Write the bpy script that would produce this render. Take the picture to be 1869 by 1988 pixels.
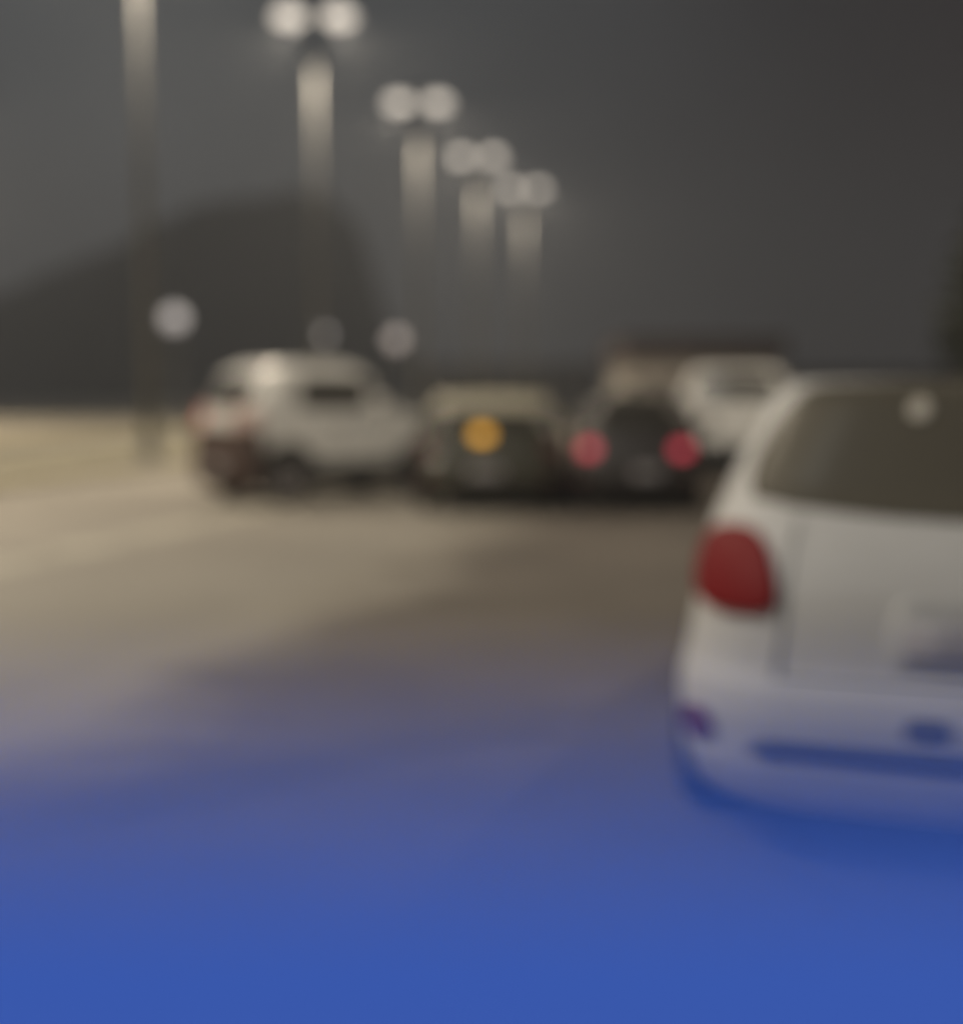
import bpy, bmesh, math, random
import numpy as np
from mathutils import Vector, Matrix, noise
random.seed(7)
R = math.radians
scene = bpy.context.scene
for o in list(bpy.data.objects): bpy.data.objects.remove(o)
COL = scene.collection

# ------------------------------------------------------------------ camera
F_PX, W_PX, H_PX, HOR = 2400.0, 1869.0, 1988.0, 765.0     # focal length and horizon row of the photograph (in view pixels)
EYE = 1.45
cam_d = bpy.data.cameras.new('camera'); cam = bpy.data.objects.new('camera', cam_d); COL.objects.link(cam)
scene.camera = cam
cam.location = (0, 0, EYE)
PITCH = math.atan((H_PX/2-HOR)/F_PX)
cam.rotation_euler = (R(90)-PITCH, 0, 0)
cam_d.sensor_fit = 'HORIZONTAL'; cam_d.sensor_width = 36
cam_d.lens = 36*F_PX/W_PX
cam_d.clip_start = 0.005; cam_d.clip_end = 5000
cam_d.dof.use_dof = True                                    # the picture is focused on a point one metre away
cam_d.dof.focus_distance = 1.0
cam_d.dof.aperture_fstop = 1.5

# ------------------------------------------------------------------ world: overcast night sky lit by the town
world = bpy.data.worlds.new('World'); scene.world = world; world.use_nodes = True
nt = world.node_tree; nt.nodes.clear()
def N(t, **k):
    n = nt.nodes.new(t)
    for a, b in k.items(): setattr(n, a, b)
    return n
L = nt.links.new
tc = N('ShaderNodeTexCoord'); sep = N('ShaderNodeSeparateXYZ'); L(tc.outputs['Generated'], sep.inputs[0])
mx = N('ShaderNodeMapRange'); mx.interpolation_type = 'SMOOTHSTEP'
mx.inputs[1].default_value = -.20; mx.inputs[2].default_value = .42
L(sep.outputs[0], mx.inputs[0])
mz = N('ShaderNodeMapRange'); mz.interpolation_type = 'SMOOTHSTEP'
mz.inputs[1].default_value = 0.0; mz.inputs[2].default_value = .32
L(sep.outputs[2], mz.inputs[0])
hz = N('ShaderNodeMix', data_type='RGBA')                   # along the horizon, left to right
hz.inputs['A'].default_value = (.082,.081,.079,1); hz.inputs['B'].default_value = (.060,.054,.050,1)
L(mx.outputs[0], hz.inputs['Factor'])
up = N('ShaderNodeMix', data_type='RGBA')                   # higher up
up.inputs['A'].default_value = (.083,.088,.092,1); up.inputs['B'].default_value = (.021,.017,.018,1)
L(mx.outputs[0], up.inputs['Factor'])
sk = N('ShaderNodeMix', data_type='RGBA')
L(mz.outputs[0], sk.inputs['Factor']); L(hz.outputs['Result'], sk.inputs['A']); L(up.outputs['Result'], sk.inputs['B'])
no = N('ShaderNodeTexNoise'); no.inputs['Scale'].default_value = 3.2; no.inputs['Detail'].default_value = 4
L(tc.outputs['Generated'], no.inputs['Vector'])
nm = N('ShaderNodeMapRange'); nm.inputs[1].default_value = .3; nm.inputs[2].default_value = .7
nm.inputs[3].default_value = .86; nm.inputs[4].default_value = 1.12
L(no.outputs[0], nm.inputs[0])
vm = N('ShaderNodeVectorMath', operation='SCALE'); L(sk.outputs['Result'], vm.inputs[0]); L(nm.outputs[0], vm.inputs['Scale'])
bg = N('ShaderNodeBackground'); L(vm.outputs[0], bg.inputs[0]); bg.inputs[1].default_value = .95
wo = N('ShaderNodeOutputWorld'); L(bg.outputs[0], wo.inputs[0])

scene.view_settings.view_transform = 'Standard'; scene.view_settings.look = 'None'
scene.view_settings.gamma = 1; scene.view_settings.exposure = 0
scene.render.engine = 'CYCLES'
LAMP_W = 2080.0                                             # watts of each street lamp head

# ------------------------------------------------------------------ materials
def mat(name, col, rough=.6, metal=0., spec=.5, coat=0., emit=None, es=0., noise=None, bump=0.):
    m = bpy.data.materials.new(name); m.use_nodes = True
    t = m.node_tree; b = t.nodes['Principled BSDF']
    b.inputs['Base Color'].default_value = (*col, 1); b.inputs['Roughness'].default_value = rough
    b.inputs['Metallic'].default_value = metal; b.inputs['Specular IOR Level'].default_value = spec
    b.inputs['Coat Weight'].default_value = coat; b.inputs['Coat Roughness'].default_value = .08
    if emit: b.inputs['Emission Color'].default_value = (*emit, 1); b.inputs['Emission Strength'].default_value = es
    if noise:
        sc, amt, det = noise
        c = t.nodes.new('ShaderNodeTexCoord'); n = t.nodes.new('ShaderNodeTexNoise')
        n.inputs['Scale'].default_value = sc; n.inputs['Detail'].default_value = det
        t.links.new(c.outputs['Object'], n.inputs['Vector'])
        r = t.nodes.new('ShaderNodeValToRGB')
        r.color_ramp.elements[0].position = .32; r.color_ramp.elements[1].position = .68
        r.color_ramp.elements[0].color = (*[max(0, k*(1-amt)) for k in col], 1)
        r.color_ramp.elements[1].color = (*[min(1, k*(1+amt)) for k in col], 1)
        t.links.new(n.outputs[0], r.inputs[0]); t.links.new(r.outputs[0], b.inputs['Base Color'])
        if bump:
            bp = t.nodes.new('ShaderNodeBump'); bp.inputs['Strength'].default_value = bump
            t.links.new(n.outputs[0], bp.inputs['Height']); t.links.new(bp.outputs[0], b.inputs['Normal'])
    return m
M = dict(
 asphalt=mat('asphalt', (.132,.112,.093), .85, noise=(.5,.22,8), bump=.2),
 concrete=mat('concrete', (.29,.264,.226), .85, noise=(.28,.16,8), bump=.15),
 earth=mat('earth', (.40,.35,.26), .9, noise=(.05,.2,6)),
 sand=mat('pale_sand', (.52,.46,.35), .9, noise=(.1,.15,6)),
 verge=mat('dry_grass', (.26,.235,.13), .95, noise=(1.2,.3,8), bump=.4),
 kerb=mat('kerb_stone', (.36,.33,.28), .8, noise=(2,.15,5)),
 line=mat('worn_line_paint', (.42,.385,.32), .7, noise=(1.5,.3,6)),
 white=mat('white_paint', (.86,.85,.82), .35, coat=.6, noise=(2,.04,3)),
 dark=mat('dark_paint', (.035,.027,.024), .45, coat=.3),
 near_white=mat('off_white_paint', (.51,.493,.475), .6, coat=0, spec=.3, noise=(2,.04,3)),
 grey=mat('grey_paint', (.15,.135,.11), .35, coat=.5),
 olive=mat('dark_olive_paint', (.055,.050,.032), .5, coat=.2),
 cream_lit=mat('cream_lit_roof', (.50,.46,.36), .5),  # light along the olive car's top, put into the roof colour
 pale=mat('pale_paint', (.42,.40,.34), .35, coat=.5),
 blue=mat('blue_paint', (.060,.150,.715), .9, coat=.0, spec=0),
 near_glass=mat('brown_dark_glass', (.10,.088,.068), .35, spec=.15),
 glass=mat('dark_glass', (.038,.034,.026), .22, spec=.6),
 trim=mat('black_trim', (.03,.028,.026), .6),
 seam=mat('seam_rubber', (.02,.02,.02), .8),
 brown_plastic=mat('brown_plastic', (.075,.045,.035), .6),
 tyre=mat('tyre_rubber', (.028,.025,.023), .85),
 recess=mat('grey_plastic', (.33,.32,.31), .5),
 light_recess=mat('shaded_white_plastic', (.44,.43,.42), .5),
 grey_trim=mat('grey_trim', (.10,.095,.095), .6),
 rim=mat('alloy_rim', (.45,.42,.42), .35, metal=.7),
 chrome=mat('chrome', (.7,.7,.7), .15, metal=1),
 plate=mat('plate_white', (.35,.33,.34), .5),
 red_off=mat('red_lens', (.15,.006,.008), .6, spec=.2, emit=(.9,.03,.03), es=.02),
 red_lit=mat('red_lens_lit', (.4,.02,.03), .3, emit=(1,.10,.16), es=.75),
 red_dim=mat('red_reflector', (.14,.03,.04), .4),
 orange_lens=mat('orange_red_lens', (.38,.06,.035), .4, emit=(1,.22,.14), es=.28),
 pinkish_lens=mat('pinkish_lens', (.55,.40,.36), .3),
 amber=mat('amber_lens_lit', (.5,.25,.04), .3, emit=(1,.50,.06), es=1.35),
 lens=mat('clear_lens', (.6,.58,.55), .15),
 reflection=mat('pale_reflection', (.55,.50,.42), .6),  # colour of the lamp reflections painted on the near rear glass
 pole=mat('galvanised_steel', (.125,.124,.122), .6, metal=.2, noise=(3,.1,4)),
 lamp=mat('lamp_lens', (.8,.8,.8), .4, emit=(1,.90,.78), es=1.3),
 globe=mat('cool_globe', (.7,.7,.7), .4, emit=(.9,.88,1), es=.36),
 globe_p=mat('pinkish_globe', (.7,.7,.7), .4, emit=(1,.84,.82), es=.42),
 scrub=mat('scrub', (.032,.029,.027), .95, noise=(.02,.35,9)),
 bark=mat('bark', (.08,.065,.05), .9, noise=(4,.3,6), bump=.5),
 leaf=mat('leaf', (.045,.05,.03), .7, noise=(.8,.35,4)),
 roof=mat('dark_roof', (.045,.028,.027), .8, noise=(.5,.2,4)),
 wall=mat('pale_wall', (.60,.55,.50), .85, noise=(.3,.12,5)),
 wall_b=mat('brown_wall', (.42,.34,.27), .85, noise=(.2,.15,5)),
)

def dusty_road(m, col2):
    t = m.node_tree; b = t.nodes['Principled BSDF']; src = b.inputs['Base Color'].links[0].from_socket
    tc_ = t.nodes.new('ShaderNodeTexCoord'); dp = t.nodes.new('ShaderNodeVectorMath'); dp.operation = 'DOT_PRODUCT'
    a = R(90-13.2); dp.inputs[1].default_value = (math.sin(a), -math.cos(a), 0); t.links.new(tc_.outputs['Object'], dp.inputs[0])
    n = t.nodes.new('ShaderNodeTexNoise'); n.inputs['Scale'].default_value = .9; n.inputs['Detail'].default_value = 7
    t.links.new(tc_.outputs['Object'], n.inputs['Vector'])
    ad = t.nodes.new('ShaderNodeMath'); ad.operation = 'MULTIPLY_ADD'; ad.inputs[1].default_value = 2.2
    t.links.new(n.outputs[0], ad.inputs[0]); t.links.new(dp.outputs['Value'], ad.inputs[2])
    mr = t.nodes.new('ShaderNodeMapRange'); mr.interpolation_type = 'SMOOTHSTEP'
    mr.inputs[1].default_value = -2.3; mr.inputs[2].default_value = -1.1; mr.inputs[3].default_value = 1; mr.inputs[4].default_value = 0
    t.links.new(ad.outputs[0], mr.inputs[0])
    mi = t.nodes.new('ShaderNodeMix'); mi.data_type = 'RGBA'; mi.inputs['B'].default_value = (*col2, 1)
    t.links.new(mr.outputs[0], mi.inputs['Factor']); t.links.new(src, mi.inputs['A']); t.links.new(mi.outputs['Result'], b.inputs['Base Color'])
dusty_road(M['asphalt'], (.29,.262,.22))          # sand trodden and blown over the edge of the asphalt

# ------------------------------------------------------------------ helpers
def link(name, me, parent=None):
    o = bpy.data.objects.new(name, me); COL.objects.link(o)
    if parent: o.parent = parent
    return o
def mesh_obj(name, bm, m, parent=None, smooth=True, bevel=0):
    bmesh.ops.recalc_face_normals(bm, faces=bm.faces)
    me = bpy.data.meshes.new(name); bm.to_mesh(me); bm.free()
    me.materials.append(m)
    for p in me.polygons: p.use_smooth = smooth
    o = link(name, me, parent)
    if bevel:
        md = o.modifiers.new('bevel', 'BEVEL'); md.width = bevel; md.segments = 2; md.limit_method = 'ANGLE'
    return o
def tag(o, label, cat, group=None):
    o['label'] = label; o['category'] = cat
    if group: o['group'] = group
    return o
def kind(o, k): o['kind'] = k; return o
def thing(name, label, cat, loc, rz=0, group=None):
    e = link(name, None); e.location = loc; e.rotation_euler = (0, 0, rz); e.empty_display_size = .2
    return tag(e, label, cat, group)
def box(bm, c, s, rot=None):
    m = Matrix.Translation(c)
    if rot is not None: m = m @ rot
    m = m @ Matrix.Diagonal((s[0], s[1], s[2], 1))
    bmesh.ops.create_cube(bm, size=1, matrix=m)
def tube(bm, p0, p1, r0, r1, n=None):
    p0, p1 = Vector(p0), Vector(p1); d = p1-p0
    q = d.to_track_quat('Z', 'Y').to_matrix().to_4x4()
    bmesh.ops.create_cone(bm, cap_ends=True, segments=n, radius1=r0, radius2=r1, depth=d.length,
                          matrix=Matrix.Translation((p0+p1)/2) @ q)
def lathe(bm, prof, n=24, mtx=None):
    rings = []
    for r, z in prof:
        ring = []
        for k in range(n):
            a = 2*math.pi*k/n; v = Vector((r*math.cos(a), r*math.sin(a), z))
            ring.append(bm.verts.new(mtx @ v if mtx else v))
        rings.append(ring)
    for a, b in zip(rings, rings[1:]):
        for k in range(n): bm.faces.new((a[k], a[(k+1) % n], b[(k+1) % n], b[k]))
    bm.faces.new(rings[0][::-1]); bm.faces.new(rings[-1])
def children(o): return [c for c in COL.objects if c.parent == o]
def copy_tree(o, loc, rz=None, label=None):
    def rec(s, par):
        c = s.copy(); COL.objects.link(c)
        if par: c.parent = par
        for ch in kids[s.name]: rec(ch, c)
        return c
    kids = {}
    def walk(s):
        kids[s.name] = children(s)
        for k in kids[s.name]: walk(k)
    walk(o); c = rec(o, None); c.location = loc
    if rz is not None: c.rotation_euler = (0, 0, rz)
    if label: c['label'] = label
    return c
ROAD = R(90-13.2); RD = Vector((math.cos(ROAD), math.sin(ROAD), 0)); RL = Vector((math.sin(ROAD), -math.cos(ROAD), 0))
def rp(s, l, z=0): v = RD*s+RL*l; return Vector((v.x, v.y, z))
def px(x, y_img, depth):                                     # where a row/column of the photo lies at a depth
    return Vector(((x-W_PX/2)/F_PX*depth, depth, EYE+(HOR-y_img)/F_PX*depth))

# ------------------------------------------------------------------ ground
bm = bmesh.new()
bmesh.ops.create_grid(bm, x_segments=4, y_segments=4, size=560)
kind(mesh_obj('ground', bm, M['earth'], smooth=False), 'structure')
def strip(name, s0, s1, l0, l1, z, m, n=1):
    bm = bmesh.new()
    for i in range(n):
        a = s0+(s1-s0)*i/n; b = s0+(s1-s0)*(i+1)/n
        vs = [bm.verts.new(rp(*p, z)) for p in ((a,l0),(b,l0),(b,l1),(a,l1))]
        bm.faces.new(vs)
    return kind(mesh_obj(name, bm, m, smooth=False), 'structure')
strip('pavement', -40, 420, -40, -3.4, .004, M['concrete'], 8)
strip('road', -40, 420, -3.4, 16, .008, M['asphalt'], 8)
strip('edge_line', -40, 200, -6.5, -6.0, .012, M['line'])
strip('verge', -40, 300, -21.5, -17.5, .010, M['verge'])
strip('sandy_ground', -40, 420, -80, -21.5, .014, M['sand'])
# raised median with its kerb under the lamp posts
bm = bmesh.new()
q = Matrix.Rotation(ROAD, 4, 'Z')
for s in np.arange(-30, 150, 1.0):
    c = rp(s+.5, -12.3, .06)
    for dl in (-.9, .9):
        cc = c+RL*dl; box(bm, cc, (.985, .16, .12), q)
kind(mesh_obj('kerb', bm, M['kerb'], smooth=False), 'structure')
bm = bmesh.new(); box(bm, rp(60, -12.3, .045), (180, 1.63, .09), q)
kind(mesh_obj('median_strip', bm, M['verge'], smooth=False), 'structure')

# ------------------------------------------------------------------ street lamps
POLE_H = 12.0
def lamp_post(label, loc):
    t = thing('street_lamp', label, 'street lamp', loc, 0, 'double-headed street lamps along the median')
    bm = bmesh.new(); tube(bm, (0,0,.35), (0,0,POLE_H-.1), .125, .05, 16); mesh_obj('pole', bm, M['pole'], t)
    bm = bmesh.new(); lathe(bm, [(.26,0),(.26,.05),(.2,.08),(.19,.42),(.15,.46)], 16); b = mesh_obj('base', bm, M['pole'], t)
    bm = bmesh.new()
    box(bm, (.165,0,.25), (.02,.12,.25)); mesh_obj('access_door', bm, M['trim'], b, smooth=False).location = (.02,0,0)
    bm = bmesh.new(); box(bm, (0,0,POLE_H-.1), (1.1,.12,.12)); mesh_obj('cross_arm', bm, M['pole'], t, bevel=.02)
    for sx in (-1, 1):
        bm = bmesh.new()
        vs = []
        for (x, w, z0, z1) in ((.18,.10,-.10,.02),(.3,.17,-.13,.08),(.66,.24,-.14,.11),(1.06,.17,-.12,.07),(1.14,.08,-.09,0)):
            vs.append([bm.verts.new((sx*x, yy, POLE_H-.1+zz)) for yy, zz in ((-w,z0),(w,z0),(w*.8,z1),(-w*.8,z1))])
        for a, b_ in zip(vs, vs[1:]):
            for k in range(4): bm.faces.new((a[k], a[(k+1)%4], b_[(k+1)%4], b_[k]))
        bm.faces.new(vs[0]); bm.faces.new(vs[-1])
        hd = mesh_obj('lamp_head', bm, M['pole'], t)
        bm = bmesh.new()
        bmesh.ops.create_uvsphere(bm, u_segments=20, v_segments=10, radius=1,
            matrix=Matrix.Translation((sx*.68,0,POLE_H-.22)) @ Matrix.Diagonal((.44,.25,.25,1)))
        mesh_obj('lens', bm, M['lamp'], hd)
        ld = bpy.data.lights.new('lamp_light', 'SPOT'); ld.energy = LAMP_W; ld.color = (1,.86,.66)
        ld.spot_size = R(146); ld.spot_blend = .6; ld.shadow_soft_size = 0
        lo = link('lamp_light', ld, t); lo.location = (sx*.70, 0, POLE_H-.62); lo.rotation_euler = (0, -sx*R(33), 0)
    return t
LAMP_D = [25, 35, 45, 55, 63.5]
first = lamp_post('nearest street lamp, its pole rising out of the top left of the picture', (-6.7,25,0))
labs = ['tallest double-headed street lamp with both bright heads in view, second pole from the left',
        'double-headed street lamp standing third in the receding row, above the white car window',
        'dimmer double-headed street lamp, fourth in the receding row, second farthest away',
        'farthest and lowest street lamp at the right end of the receding row']
for (x, y), lb in zip([(-4.58,35),(-2.24,45),(-.2,55),(2.15,63.5)], labs):
    copy_tree(first, (x, y, 0), None, lb)
for (x, y), lb in zip([(-9.0,15),(-11.3,5),(-13.6,-5)],
      ['street lamp outside the picture on the left, just before the nearest pole',
       'street lamp outside the picture on the left, level with the photographer',
       'street lamp behind the photographer at the near end of the row']):
    copy_tree(first, (x, y, 0), None, lb)

copy_tree(first, (11.6, 17, 0), None, 'added fill lamp outside the picture on the right, beyond the near white car')  # added out of view to light the white car's right-facing side
cool = copy_tree(first, (-7.8, -1.0, 0), None, 'added fill lamp just behind the photographer on the left side of the lane')  # added out of view to brighten the blue roof and near car rear
for ch in children(cool):                                   # its lamps are of a cooler white
    if ch.type == 'LIGHT': ch.data = ch.data.copy(); ch.data.color = (.90,.93,.90); ch.data.energy = LAMP_W*1.1
copy_tree(first, (-20.5, 44, 0), None, 'added fill lamp outside the picture on the left, across the dry verge')  # added out of view to brighten the far left ground
copy_tree(first, (-27, 60, 0), None, 'added fill lamp outside the picture on the left, farthest across the dry verge')  # second lamp added for the far left ground
# ------------------------------------------------------------------ small globe lamps further off
def globe_lamp(p, r, m, label):
    t = thing('globe_lamp', label, 'lamp post', (p.x, p.y, 0), 0, 'small globe lamps in the distance')
    bm = bmesh.new(); lathe(bm, [(.16,0),(.16,.3),(.07,.4),(.055,p.z-r-.1),(.12,p.z-r-.08),(.12,p.z-r+.02)], 12)
    mesh_obj('pole', bm, M['pole'], t)
    bm = bmesh.new(); bmesh.ops.create_uvsphere(bm, u_segments=20, v_segments=12, radius=r, matrix=Matrix.Translation((0,0,p.z)))
    mesh_obj('lamp_globe', bm, m, t)
    bm = bmesh.new(); lathe(bm, [(r*.5,p.z+r*.85),(r*.35,p.z+r*1.05),(.03,p.z+r*1.2)], 12); mesh_obj('cap', bm, M['trim'], t)
globe_lamp(px(345,620,50), .42, M['globe'], 'small bluish white globe lamp glowing in front of the dark hill')
globe_lamp(px(630,652,64), .30, M['globe'], 'faint bluish globe lamp just above the roof of the white car')
globe_lamp(px(770,660,70), .46, M['globe_p'], 'pinkish globe lamp at the foot of the hill, over the front of the white car')
globe_lamp(px(1178,688,86), .42, M['globe_p'], 'faint globe lamp beside the dark flat roof, above the dark car')

# ------------------------------------------------------------------ cars, shaped from horizontal slices
class Car:
    def __init__(s, rows, bow=.05, rc=.30):
        a = np.array(rows, float); s.a = a; s.bow = bow; s.rc = rc
        zz = np.linspace(a[0,0], a[-1,0], 200); cols = []
        for k in range(1, 4):
            v = np.interp(zz, a[:,0], a[:,k]); pad = np.pad(v, 3, mode='edge')
            cols.append(np.convolve(pad, np.ones(7)/7, 'valid'))
        s.zz = zz; s.c = cols
    def at(s, z): return [float(np.interp(z, s.zz, c)) for c in s.c]
    def pt(s, face, c, z):                                    # rear/front: c = lateral share -1..1; left/right: c = x
        xr, xf, w = s.at(z); rc = min(s.rc, w*.6, (xf-xr)*.3)
        def corner(d): return 0 if d <= 0 else rc*(1-math.sqrt(max(0, 1-(min(d, rc)/rc)**2)))
        if face in ('rear', 'front'):
            y = c*w; off = corner(abs(y)-(w-rc))*.999+s.bow*c*c
            return Vector((xr+off if face == 'rear' else xf-off, y, z))
        x = min(max(c, xr+s.bow), xf-s.bow)
        d = max((xr+s.bow+rc)-x, x-(xf-s.bow-rc))
        y = w-corner(d)
        return Vector((x, y if face == 'left' else -y, z))
    def ring(s, z, n=14):
        pts = []; xr, xf, w = s.at(z); rc = min(s.rc, w*.6, (xf-xr)*.3)
        cs = [math.sin(math.pi/2*(2*k/n-1)) for k in range(n+1)]
        for c in cs: pts.append(s.pt('rear', c, z))           # right to left along the rear
        lo, hi = xr+s.bow+rc, xf-s.bow-rc
        for k in range(0, 9): pts.append(s.pt('left', lo+(hi-lo)*k/8, z))
        for c in cs[::-1]: pts.append(s.pt('front', c, z))
        for k in range(0, 9): pts.append(s.pt('right', hi-(hi-lo)*k/8, z))
        return pts
    def body(s, m, parent, roof_drop=.0):
        bm = bmesh.new(); rings = []
        zs = sorted(set(list(np.linspace(s.a[0,0], s.a[-1,0], 34))+[float(v) for v in s.a[:,0]]))
        for z in zs: rings.append([bm.verts.new(p) for p in s.ring(z)])
        n = len(rings[0])
        for a, b in zip(rings, rings[1:]):
            for k in range(n): bm.faces.new((a[k], a[(k+1)%n], b[(k+1)%n], b[k]))
        bm.faces.new(rings[0][::-1]); bm.faces.new(rings[-1])
        o = mesh_obj('body', bm, m, parent)
        for p in o.data.polygons[-2:]: p.use_smooth = False
        return o
    def panel(s, name, face, c0, c1, z0, z1, m, parent, off=.006, thick=.02, corner=.25, skew=(0,0), fn=None, n=12):
        """a slab lying on the body: (u,v) in the unit square, rounded corners; skew shifts the two top corners"""
        bm = bmesh.new()
        if n is None: n = 36 if face in ('rear','front') and abs(c1-c0) > 1 else 14
        def P(u, v, o):
            # squircle-like rounding of the outline
            U, V = 2*u-1, 2*v-1
            k = corner
            U2 = U*math.sqrt(max(0, 1-k*V*V*U*U)); V2 = V*math.sqrt(max(0, 1-k*U*U*V*V))
            u, v = (U2+1)/2, (V2+1)/2
            a, b = c0+skew[0]*v, c1+skew[1]*v
            c = a+(b-a)*u; z = z0+(z1-z0)*v
            if fn: c, z = fn(u, v, c, z)
            p = s.pt(face, c, z); e = .01
            t1 = s.pt(face, c+e, z)-s.pt(face, c-e, z); t2 = s.pt(face, c, z+e)-s.pt(face, c, z-e)
            nn = t1.cross(t2)
            if nn.length < 1e-9: nn = Vector((0,0,1))
            nn.normalize()
            out = {'rear': Vector((-1,0,0)), 'front': Vector((1,0,0)), 'left': Vector((0,1,0)), 'right': Vector((0,-1,0))}[face]
            if nn.dot(out) < 0: nn = -nn
            return p+nn*o
        g = [[[bm.verts.new(P(i/n, j/n, o)) for j in range(n+1)] for i in range(n+1)] for o in (off, off-thick)]
        for L_ in range(2):
            for i in range(n):
                for j in range(n):
                    bm.faces.new((g[L_][i][j], g[L_][i+1][j], g[L_][i+1][j+1], g[L_][i][j+1]))
        for i in range(n):
            for (a, b) in (((i,0),(i+1,0)), ((i,n),(i+1,n)), ((0,i),(0,i+1)), ((n,i),(n,i+1))):
                bm.faces.new((g[0][a[0]][a[1]], g[0][b[0]][b[1]], g[1][b[0]][b[1]], g[1][a[0]][a[1]]))
        return mesh_obj(name, bm, m, parent)

def add_wheel(t, x, y, r, w=.21):
    side = 1 if y > 0 else -1
    mt = Matrix.Translation((x, y, r)) @ Matrix.Rotation(-side*math.pi/2, 4, 'X')
    bm = bmesh.new()
    lathe(bm, [(r*.55,-w/2),(r*.9,-w/2),(r,-w*.36),(r,w*.36),(r*.93,w/2),(r*.72,w*.5),(r*.66,w*.40)], 32, mt)
    wh = mesh_obj('wheel', bm, M['tyre'], t)
    bm = bmesh.new()
    lathe(bm, [(r*.67,w*.30),(r*.67,w*.42),(r*.60,w*.42),(r*.60,w*.30)], 28, mt)
    lathe(bm, [(r*.17,w*.30),(r*.17,w*.46),(r*.05,w*.47)], 16, mt)
    for k in range(5):
        a = 2*math.pi*k/5
        box(bm, (0,0,0), (1,1,1), mt @ Matrix.Rotation(a, 4, 'Z') @ Matrix.Translation((r*.38,0,w*.38)) @ Matrix.Diagonal((r*.50,r*.17,w*.1,1)))
    mesh_obj('rim', bm, M['rim'], wh)

def hatch_rows(Ln, W, H, belt, hood, rake=.32, wid=.80, flat=.70, hl=1.25, ws=1.0):
    hr, w = Ln/2, W/2
    return [(.20,-hr+.14,hr-.16,w*.93),(.30,-hr+.04,hr-.05,w*.98),(.50,-hr,hr,w),(.62,-hr+.01,hr-.01,w),
            (.66,-hr+.06,hr-.02,w),(hood*.88,-hr+.08,hr-.10,w*.995),(hood*.95,-hr+.09,hr-.30,w*.985),
            (hood,-hr+.10,hr-.55,w*.975),(belt,-hr+.11,hr-hl,w*.96),
            (belt+(H-belt)*.82,-hr+.11+rake*.85,hr-hl-.75*ws,w*wid*.97),
            (H-.05,-hr+.14+rake*1.1,hr-hl-.95*ws,w*wid*.90),(H,-hr+.14+rake*(1.1+3*(.9-flat)*1.5),hr-hl-1.25*ws,w*wid*flat)]

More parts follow.
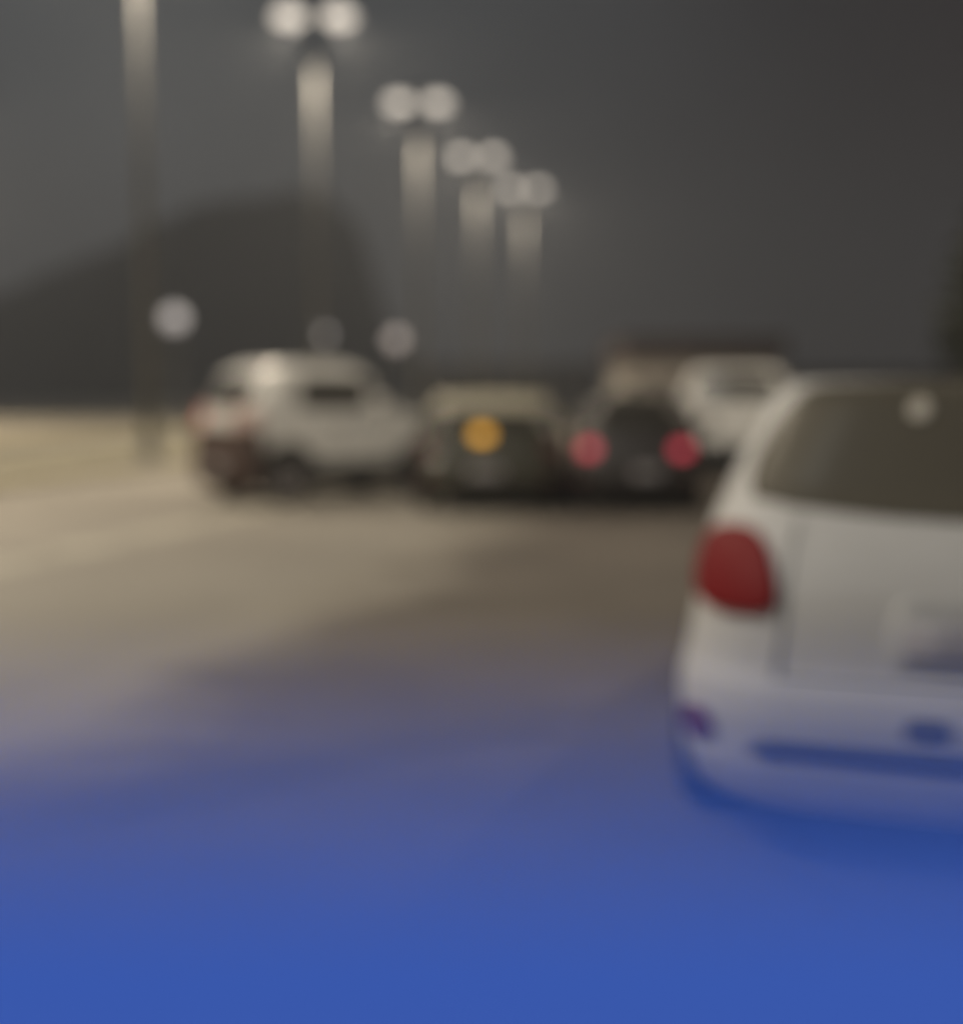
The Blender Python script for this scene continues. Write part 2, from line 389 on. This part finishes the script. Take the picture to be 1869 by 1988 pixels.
def make_car(name, label, loc, rz, paint, Ln=4.3, W=1.8, H=1.6, belt=1.02, hood=.92, rake=.32, wr=.33, fx=.85, rx=.85,
             tail=None, tail_z=None, tail_c=.70, side_lamp=None, low='trim', plate=True, group='cars on the road', sides=None, cladding=0, wid=.80, flat=.70, hl=1.25, ws=1.0, arch=.07, roof_paint=None, two_tail=.985, zwin=None, bump_z=.4, plate_c=(-.28,.28), roof_drop=.17, amber_rear=None, tail_right=None, rear_side=None):
    t = thing(name, label, 'car', loc, rz, group)
    c = Car(hatch_rows(Ln, W, H, belt, hood, rake, wid, flat, hl, ws)); hr = Ln/2; w = W/2
    body = c.body(paint, t)
    zt = zwin or belt+(H-belt)*.80
    # windows
    c.panel('rear_window', 'rear', -.84, .84, belt+.04, zt+.02, M['glass'], t, skew=(.02,-.02), corner=.3)
    ws = c.panel('windscreen', 'front', -.88, .88, belt+.03, zt+.02, M['glass'], t, corner=.2)
    for f in ('left', 'right'):
        xs = [(-hr+.52, -hr+1.50), (-hr+1.58, -hr+2.55), ]
        for a, b, k0, k1 in (sides or ((.50,1.48,.16,0),(1.57,Ln-1.55,0,-.42))):
            c.panel('side_window', f, -hr+a, -hr+b, belt+.03, zt, M['glass'], t, skew=(k0,k1), corner=.18)
        if cladding:
            c.panel('cladding', f, -hr+.10, hr-.15, .21, cladding, M['trim'], t, off=.010, corner=0)
        for xc in (-hr+1.52, hr-1.52):                       # door gaps
            c.panel('door_seam', f, xc-.006, xc+.006, .34, belt-.02, M['seam'], t, off=.002, thick=.012, corner=0, n=3)
        for xc in (-hr+1.30, hr-1.72-.3):
            c.panel('door_handle', f, xc-.10, xc+.08, belt-.15, belt-.115, paint, t, off=.035, thick=.04, corner=.3, n=4)
        s_ = 1 if f == 'left' else -1
        bm = bmesh.new()
        bmesh.ops.create_uvsphere(bm, u_segments=14, v_segments=8, radius=1, matrix=Matrix.Translation((hr-1.50, s_*(w+.10), belt+.10)) @ Matrix.Diagonal((.07,.12,.08,1)))
        tube(bm, (hr-1.50, s_*(w-.06), belt+.04), (hr-1.50, s_*(w+.06), belt+.07), .025, .025, 8)
        mesh_obj('side_mirror', bm, paint, t)
        c.panel('sill', f, -hr+fx+wr, hr-fx-wr, .21, .33, M['trim'], t, off=.008, corner=0, n=6)
        for xw in (-hr+rx, hr-fx):                           # wheel arches
            bm = bmesh.new(); n = 20; ys = s_*(w+.004)
            vs = [bm.verts.new((xw+(wr+arch)*math.cos(math.pi*k/n), ys, max(.2, wr+(wr+arch)*math.sin(math.pi*k/n)))) for k in range(n+1)]
            v2 = [bm.verts.new((v.co.x, s_*(w-.25), v.co.z)) for v in vs]
            bm.faces.new(vs); bm.faces.new(v2[::-1])
            for k in range(n): bm.faces.new((vs[k], vs[k+1], v2[k+1], v2[k]))
            bm.faces.new((vs[-1], vs[0], v2[0], v2[-1]))
            mesh_obj('wheel_arch', bm, M['trim'], t, smooth=False)
            add_wheel(t, xw, s_*(w-.085), wr)
    if cladding: c.panel('rear_bumper', 'rear', -.995, .995, .21, bump_z, rear_side or M['trim'], t, off=.03, thick=.05, corner=.03)
    if roof_paint:
        bm = bmesh.new(); rings = []
        for z in np.linspace(H-roof_drop, H, 8):
            rings.append([bm.verts.new(Vector((p.x, p.y*1.02, p.z+.012))) for p in c.ring(z)])
        n = len(rings[0])
        for a, b in zip(rings, rings[1:]):
            for k in range(n): bm.faces.new((a[k], a[(k+1)%n], b[(k+1)%n], b[k]))
        bm.faces.new(rings[-1]); mesh_obj('roof', bm, roof_paint, t)
    # lights
    tz = tail_z or (hood*.74, hood*1.0)
    tm = tail or M['red_off']
    for s_ in (-1, 1):
        a, b = sorted((s_*tail_c, s_*two_tail))
        c.panel('tail_light', 'rear', a, b, tz[0], tz[1], (tail_right or tm) if s_ < 0 else tm, t, off=.012, corner=.35)
        a, b = sorted((s_*.58, s_*.97))
        c.panel('headlight', 'front', a, b, .64, hood*.84, M['lens'], t, off=.012, corner=.35)
        if side_lamp:
            c.panel('indicator', 'left' if s_ > 0 else 'right', hr-fx+.28, hr-fx+.54, *side_lamp, M['amber'], t, off=.02, corner=.4)
        a, b = sorted((s_*.80, s_*.93))
        c.panel('reflector', 'rear', a, b, .38, .46, M['red_dim'], t, off=.01, corner=.4)
    c.panel('grille', 'front', -.5, .5, .50, .72, M['trim'], t, off=.01)
    c.panel('bumper_insert', 'rear', -.72, .72, .22, .34, M['trim'], t, off=.01)
    c.panel('tailgate_seam', 'rear', -.68, .68, .645, .655, M['seam'], t, off=.003, thick=.02, corner=0)
    if plate: c.panel('number_plate', 'rear', *plate_c, .45, .57, M['plate'], t, off=.036, corner=.02, n=4)
    if amber_rear: c.panel('warning_light', 'rear', *amber_rear, M['amber'], t, off=.03, thick=.05, corner=.45)
    bm = bmesh.new(); box(bm, (0,0,.24), (Ln-.7, W-.35, .12)); mesh_obj('underbody', bm, M['trim'], t)
    return t, c

# --- the white car close by on the right, seen from behind and its left
NR = R(90-16); Ln = 4.2
corner_xy = Vector((.55, 3.60))                              # left rear corner
h = Vector((math.cos(NR), math.sin(NR))); rgt = Vector((h.y, -h.x))
ctr = corner_xy + h*(Ln/2-.05) + rgt*.90
t = thing('white_hatchback', 'white hatchback close by on the right with a big red tail light', 'car', (ctr.x, ctr.y, 0), NR, 'cars on the road')
hr, w, belt = Ln/2, .90, 1.12
rows = [(.17,-hr+.16,hr-.16,w*.88),(.22,-hr+.05,hr-.05,w*.94),(.34,-hr+.01,hr,w*.985),(.50,-hr,hr,w),(.58,-hr+.015,hr,w),
        (.64,-hr+.055,hr-.02,w*.985),(.80,-hr+.07,hr-.12,w*.955),(.88,-hr+.085,hr-.25,w*.945),(.95,-hr+.12,hr-.45,w*.935),(1.00,-hr+.155,hr-.65,w*.925),(1.07,-hr+.225,hr-1.0,w*.905),
        (belt,-hr+.285,hr-1.2,w*.88),(1.16,-hr+.315,hr-1.28,w*.865),(1.42,-hr+.46,hr-1.8,w*.74),(1.48,-hr+.51,hr-2.0,w*.70),(1.495,-hr+.64,hr-2.2,w*.60)]
c = Car(rows, bow=.07, rc=.30)
c.body(M['near_white'], t)
rw = c.panel('rear_window', 'rear', -.945, .945, 1.125, 1.49, M['near_glass'], t, corner=.16,
        fn=lambda u, v, cc, z: (cc*(1-.07*v), z-.045*(1-v)*(1-cc*cc)), n=36)
c.panel('painted_reflection', 'rear', .24, .33, 1.37, 1.43, M['reflection'], rw, off=.012, thick=.006, corner=.5, n=6)  # pale spots painted on as lamp reflections in the glass
c.panel('painted_reflection', 'rear', -.06, .02, 1.40, 1.46, M['reflection'], rw, off=.012, thick=.006, corner=.5, n=6)
c.panel('windscreen', 'front', -.86, .86, 1.17, 1.48, M['near_glass'], t)
for f, s_ in (('left', 1), ('right', -1)):
    c.panel('side_window', f, -hr+.80, -hr+1.60, 1.15, 1.46, M['near_glass'], t, skew=(.10,0), corner=.2)
    c.panel('side_window', f, -hr+1.68, hr-1.60, 1.15, 1.46, M['near_glass'], t, skew=(0,-.38), corner=.15)
    for xc in (-hr+1.64, hr-1.45):
        c.panel('door_seam', f, xc-.006, xc+.006, .34, 1.08, M['grey_trim'], t, off=.002, thick=.012, corner=0, n=3)
    for xc in (-hr+1.35, hr-1.95):
        c.panel('door_handle', f, xc-.10, xc+.08, .94, .975, M['near_white'], t, off=.035, thick=.04, n=4)
    bm = bmesh.new()
    bmesh.ops.create_uvsphere(bm, u_segments=14, v_segments=8, radius=1, matrix=Matrix.Translation((hr-1.45, s_*(w+.04), 1.13)) @ Matrix.Diagonal((.06,.09,.065,1)))
    tube(bm, (hr-1.45, s_*(w-.10), 1.10), (hr-1.45, s_*(w+.05), 1.13), .025, .025, 8)
    mesh_obj('side_mirror', bm, M['trim'], t)
    for xw in (-hr+.78, hr-.82):
        bm = bmesh.new(); n = 20; wr = .32; ys = s_*(w+.004)
        vs = [bm.verts.new((xw+(wr+.06)*math.cos(math.pi*k/n), ys, max(.2, wr+(wr+.06)*math.sin(math.pi*k/n)))) for k in range(n+1)]
        v2 = [bm.verts.new((v.co.x, s_*(w-.25), v.co.z)) for v in vs]
        bm.faces.new(vs); bm.faces.new(v2[::-1])
        for k in range(n): bm.faces.new((vs[k], vs[k+1], v2[k+1], v2[k]))
        bm.faces.new((vs[-1], vs[0], v2[0], v2[-1]))
        mesh_obj('wheel_arch', bm, M['trim'], t, smooth=False)
        add_wheel(t, xw, s_*(w-.085), wr)
    a, b = sorted((s_*.665, s_*.998))
    c.panel('tail_light', 'rear', a, b, .80, 1.04, M['red_off'], t, off=.02, thick=.04, corner=.40, skew=((.09,-.01) if s_ > 0 else (.01,-.09)),
            fn=(lambda u, v, cc, z, s_=s_: (cc, z+.03*(1-abs(cc))*(0))), n=14)
    a, b = sorted((s_*.58, s_*.97)); c.panel('headlight', 'front', a, b, .62, .80, M['lens'], t, off=.012)
    a, b = sorted((s_*.86, s_*.97)); c.panel('reflector', 'rear', a, b, .40, .50, M['red_dim'], t, off=.012, corner=.5)
c.panel('grille', 'front', -.5, .5, .45, .62, M['trim'], t, off=.01)
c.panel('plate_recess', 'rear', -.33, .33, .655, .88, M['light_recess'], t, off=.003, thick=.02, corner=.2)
c.panel('tow_cover', 'rear', .12, .26, .47, .54, M['grey_trim'], t, off=.003, thick=.02, corner=.3)
c.panel('number_plate', 'rear', -.28, .28, .70, .81, M['plate'], t, off=.016, corner=.02, n=4)
c.panel('bumper_insert', 'rear', -.74, .74, .385, .445, M['grey_trim'], t, off=.012, corner=.15, n=16)
for s_ in (-1, 1):
    c.panel('tailgate_seam', 'rear', s_*.665-.003, s_*.665+.003, .63, 1.08, M['grey_trim'], t, off=.004, thick=.015, corner=0, n=6)
c.panel('tailgate_seam', 'rear', -.66, .66,  .620, .625, M['grey_trim'], t, off=.004, thick=.015, corner=0)
bm = bmesh.new()                                             # rear wiper on its pivot below the glass
bmesh.ops.create_uvsphere(bm, u_segments=14, v_segments=8, radius=1, matrix=Matrix.Translation((-hr+.15,0,1.05)) @ Matrix.Diagonal((.05,.05,.045,1)))
tube(bm, (-hr+.12,0,1.06), (-hr+.20,-.40,1.16), .014, .008, 8)
mesh_obj('rear_wiper', bm, M['trim'], t)
bm = bmesh.new(); tube(bm, (-hr+.05,-.55,.23), (-hr+.35,-.55,.24), .035, .035, 14); mesh_obj('exhaust_pipe', bm, M['chrome'], t)
bm = bmesh.new(); box(bm, (0,0,.24), (Ln-.8, 1.35, .12)); mesh_obj('underbody', bm, M['trim'], t)

# --- the cars ahead
make_car('white_suv', 'small tall white car at the left, turned right, dark lower body and orange-red tail light', (-2.21,17.68,0), R(38), M['white'],
         Ln=3.6, W=1.70, H=1.86, belt=1.23, hood=1.15, rake=.40, wid=.90, flat=.84, hl=.98, ws=.62, wr=.36, fx=.75, rx=.72, tail=M['orange_lens'], tail_z=(1.0,1.28), tail_c=.48, two_tail=.985, tail_right=M['pinkish_lens'],
         sides=((.88,2.00,.05,0),(2.10,2.62,0,-.30)), cladding=.54, arch=.10, zwin=1.66, bump_z=1.0, plate_c=(-.48,.02), rear_side=M['brown_plastic'])
def at_rear(xpx, depth, rz, Ln): r = Vector(((xpx-W_PX/2)/F_PX*depth, depth)); d = Vector((math.cos(rz), math.sin(rz)))*Ln/2; return (r.x+d.x, r.y+d.y, 0)
make_car('dark_hatchback', 'dark small car with two red tail lights lit, seen from behind', at_rear(1232,14.8,R(81),3.7), R(81), M['dark'],
         Ln=3.7, W=1.60, H=1.42, belt=.98, hood=.88, rake=.22, wr=.30, fx=.7, rx=.65, tail=M['red_lit'], tail_z=(.71,.86), tail_c=.58, two_tail=.82, plate_c=(-.40,0))
make_car('olive_car', 'dark olive car with a pale roof and one amber light glowing on its back', at_rear(944,14.9,R(84),3.0), R(84), M['olive'],
         Ln=3.0, W=1.78, H=1.48, belt=.98, hood=.88, rake=.30, wr=.31, fx=.7, rx=.65, roof_paint=M['cream_lit'], roof_drop=.24, zwin=1.25,
         tail=M['red_dim'], tail_z=(.72,.86), tail_c=.78, amber_rear=(-.05,.20,.89,1.02), plate_c=(-.22,.22))
make_car('white_van', 'tall white car seen from behind, beyond the dark car and right of it', at_rear(1425,20.6,R(77),4.6), R(77), M['white'],
         Ln=4.6, W=1.85, H=1.88, belt=1.35, hood=1.1, rake=.10, wid=.88, flat=.82, wr=.34, cladding=.56, bump_z=.62)
make_car('pale_car', 'distant pale car just visible over the roof of the dark car', at_rear(1215,42,R(77),4.3), R(77), M['pale'], H=1.62)

# --- the blue car the picture is taken over: its roof lies right under the lens
bz = EYE-.0293
rows = [(.20,-2.1,2.05,.82),(.34,-2.2,2.18,.87),(.58,-2.25,2.22,.89),(.80,-2.2,2.1,.89),(.92,-2.15,1.6,.87),(.98,-1.75,1.15,.85),
        (1.04,-1.45,.98,.83),(bz-.06,-.86,.22,.60),(bz-.012,-.72,.05,.565),(bz,-.66,0.0,.55)]
t = thing('blue_car', 'blue car right under the camera, its blurred roof filling the bottom of the picture', 'car', (.33, .087-.555, 0), 0, 'cars on the road')
rows = [(z, a*1.12, b*1.12 if z < 1.2 else b+1.0 if z > 1.3 else b*1.3, w_) for z, a, b, w_ in rows]
c = Car(rows, bow=.03, rc=.2)
c.zz = c.zz; body = c.body(M['blue'], t)
c.panel('rear_window', 'rear', -.86, .86, 1.07, 1.35, M['glass'], t)
c.panel('windscreen', 'front', -.86, .86, 1.07, 1.35, M['glass'], t)
for f, s_ in (('left', 1), ('right', -1)):
    c.panel('side_window', f, -1.0, -.10, 1.06, 1.35, M['glass'], t, skew=(.20,0))
    c.panel('side_window', f, 0.0, 1.05, 1.06, 1.35, M['glass'], t, skew=(0,-.10))
    for xc in (-.05, 1.12):
        c.panel('door_seam', f, xc-.006, xc+.006, .34, .98, M['seam'], t, off=.002, thick=.012, corner=0, n=3)
    for xc in (-.3, .75):
        c.panel('door_handle', f, xc-.10, xc+.08, .84, .875, M['blue'], t, off=.035, thick=.04, n=4)
    for xw in (-1.5, 1.5):
        bm = bmesh.new(); n = 20; wr = .31; ys = s_*.895
        vs = [bm.verts.new((xw+(wr+.06)*math.cos(math.pi*k/n), ys, max(.2, wr+(wr+.06)*math.sin(math.pi*k/n)))) for k in range(n+1)]
        v2 = [bm.verts.new((v.co.x, s_*.64, v.co.z)) for v in vs]
        bm.faces.new(vs); bm.faces.new(v2[::-1])
        for k in range(n): bm.faces.new((vs[k], vs[k+1], v2[k+1], v2[k]))
        bm.faces.new((vs[-1], vs[0], v2[0], v2[-1]))
        mesh_obj('wheel_arch', bm, M['trim'], t, smooth=False)
        add_wheel(t, xw, s_*.80, wr)
    bm = bmesh.new()
    bmesh.ops.create_uvsphere(bm, u_segments=14, v_segments=8, radius=1, matrix=Matrix.Translation((1.15, s_*.96, 1.06)) @ Matrix.Diagonal((.07,.12,.08,1)))
    tube(bm, (1.15, s_*.82, 1.0), (1.15, s_*.93, 1.03), .025, .025, 8)
    mesh_obj('side_mirror', bm, M['blue'], t)
    a, b = sorted((s_*.6, s_*.98)); c.panel('tail_light', 'rear', a, b, .70, .86, M['red_off'], t, off=.012)
    c.panel('headlight', 'front', a, b, .62, .78, M['lens'], t, off=.012)
c.panel('grille', 'front', -.5, .5, .45, .60, M['trim'], t, off=.01)
bm = bmesh.new(); box(bm, (0,0,.24), (3.8, 1.3, .12)); mesh_obj('underbody', bm, M['trim'], t)

# ------------------------------------------------------------------ hills
def hill(outline, depth, thick, seed):
    """ridge whose crest follows the outline (photo columns and rows) and falls away on both sides"""
    rnd = random.Random(seed); bm = bmesh.new(); NX, NY = 120, 24
    xs = np.array([p[0] for p in outline]); ys = np.array([p[1] for p in outline]); g = []
    for i in range(NX+1):
        x = xs[0]+(xs[-1]-xs[0])*i/NX; crest = (HOR-np.interp(x, xs, ys))/F_PX*depth+EYE
        row = []
        for j in range(NY+1):
            v = 2*j/NY-1; prof = max(0, 1-abs(v)**1.6)
            yy = depth+v*thick
            P_ = Vector((i*.35, j*.6, seed*7.3))
            z = crest*prof*(1+.05*noise.fractal(P_, 1, 2, 4))-.6*(prof < .02)
            row.append(bm.verts.new(((x-W_PX/2)/F_PX*depth, yy+2.5*noise.noise(P_*1.7), z)))
        g.append(row)
    for i in range(NX):
        for j in range(NY): bm.faces.new((g[i][j], g[i+1][j], g[i+1][j+1], g[i][j+1]))
    return kind(mesh_obj('hill', bm, M['scrub']), 'structure')
hill([(-900,700),(-500,640),(-200,612),(0,590),(150,528),(300,474),(420,470),(560,560),(700,760),(740,775)], 330, 90, 1)
hill([(215,778),(262,600),(300,450),(380,424),(470,398),(600,386),(655,402),(698,445),(722,520),(752,620),(800,700),(840,775)], 300, 70, 2)

# ------------------------------------------------------------------ distant buildings
def building(label, x0, x1, ytop, depth, wallm, roofm, rooft, deep, nwin, eave=.4, name='low_building'):
    a, b = px(x0, ytop, depth), px(x1, ytop, depth); wd = b.x-a.x; ht = a.z
    t = thing(name, label, 'building', ((a.x+b.x)/2, depth, 0))
    bm = bmesh.new(); box(bm, (0,deep/2,(ht-rooft)/2), (wd-2*eave, deep, ht-rooft)); mesh_obj('wall', bm, wallm, t, smooth=False)
    bm = bmesh.new(); box(bm, (0,deep/2,ht-rooft/2+.002), (wd, deep+2*eave, rooft)); mesh_obj('roof', bm, roofm, t, smooth=False)
    for k in range(nwin):
        xx = -wd/2+wd*(k+.5)/nwin
        bm = bmesh.new(); box(bm, (xx,-.01,(ht-rooft)*.55), (wd/nwin*.45,.08,(ht-rooft)*.35)); wn = mesh_obj('window', bm, M['trim'], t, smooth=False)
        bm = bmesh.new(); box(bm, (xx,-.06,(ht-rooft)*.55), (wd/nwin*.40,.03,(ht-rooft)*.29)); mesh_obj('pane', bm, M['glass'], wn, smooth=False)
building('low building under a long dark flat roof, behind the white cars on the right', 1205, 1520, 655, 55, M['wall'], M['roof'], 1.05, 9, 5)
building('long low brown building on the horizon between the hill and the dark flat roof', 805, 1175, 706, 150, M['wall_b'], M['wall_b'], .5, 14, 9)
building('low brown building at the far right behind the near white car', 1540, 2100, 722, 110, M['wall_b'], M['roof'], .7, 12, 6)

# ------------------------------------------------------------------ tree at the right edge
def tree(label, loc, H, rad, seed, squash=1.3, nleaf=9000):
    rnd = random.Random(seed)
    t = thing('tree', label, 'tree', loc)
    bm = bmesh.new(); tube(bm, (0,0,0), (.05,.02,H*.45), .2, .13, 12)
    cl = []
    for k in range(9):
        a = rnd.uniform(0, 6.28); rr = rad*rnd.uniform(.25,.7); z = H*rnd.uniform(.38,.9)
        tube(bm, (.04,0,H*rnd.uniform(.25,.44)), (rr*math.cos(a), rr*math.sin(a), z), .07, .025, 8)
        cl.append((Vector((rr*math.cos(a), rr*math.sin(a), z)), rad*rnd.uniform(.32,.5)))
    cl.append((Vector((0,0,H*.62)), rad*.6)); cl.append((Vector((0,0,H*.82)), rad*.5))
    mesh_obj('trunk', bm, M['bark'], t)
    bm = bmesh.new()
    for k in range(nleaf):
        c_, r_ = rnd.choice(cl)
        d = Vector((rnd.gauss(0,1), rnd.gauss(0,1), rnd.gauss(0,1))); d.normalize()
        p = c_+Vector((d.x, d.y, d.z*squash))*r_*rnd.uniform(.35,1.08)
        if p.z < H*.2: continue
        s = rnd.uniform(.12,.22)
        q_ = Matrix.Rotation(rnd.uniform(0,6.28), 3, 'Z') @ Matrix.Rotation(rnd.uniform(0,3.14), 3, 'X')
        vs = [bm.verts.new(p+q_ @ Vector(v)*s) for v in ((-1,0,0),(0,-.5,.1),(1,0,0),(0,.5,.1))]
        bm.faces.new(vs)
    mesh_obj('crown', bm, M['leaf'], t, smooth=False)
tree('dark leafy tree cut off by the right edge of the picture', (11.0, 26, 0), 4.9, 2.4, 3)

# ------------------------------------------------------------------ night haze
bm = bmesh.new(); box(bm, (0,0,39.5), (1140,1140,83))
hm = bpy.data.materials.new('haze'); hm.use_nodes = True; ht = hm.node_tree; ht.nodes.clear()
pv = ht.nodes.new('ShaderNodeVolumePrincipled'); pv.inputs['Color'].default_value = (.88,.92,1,1); pv.inputs['Density'].default_value = .0018
pv.inputs['Anisotropy'].default_value = .2
ho = ht.nodes.new('ShaderNodeOutputMaterial'); ht.links.new(pv.outputs[0], ho.inputs['Volume'])
kind(mesh_obj('haze', bm, hm, smooth=False), 'stuff')
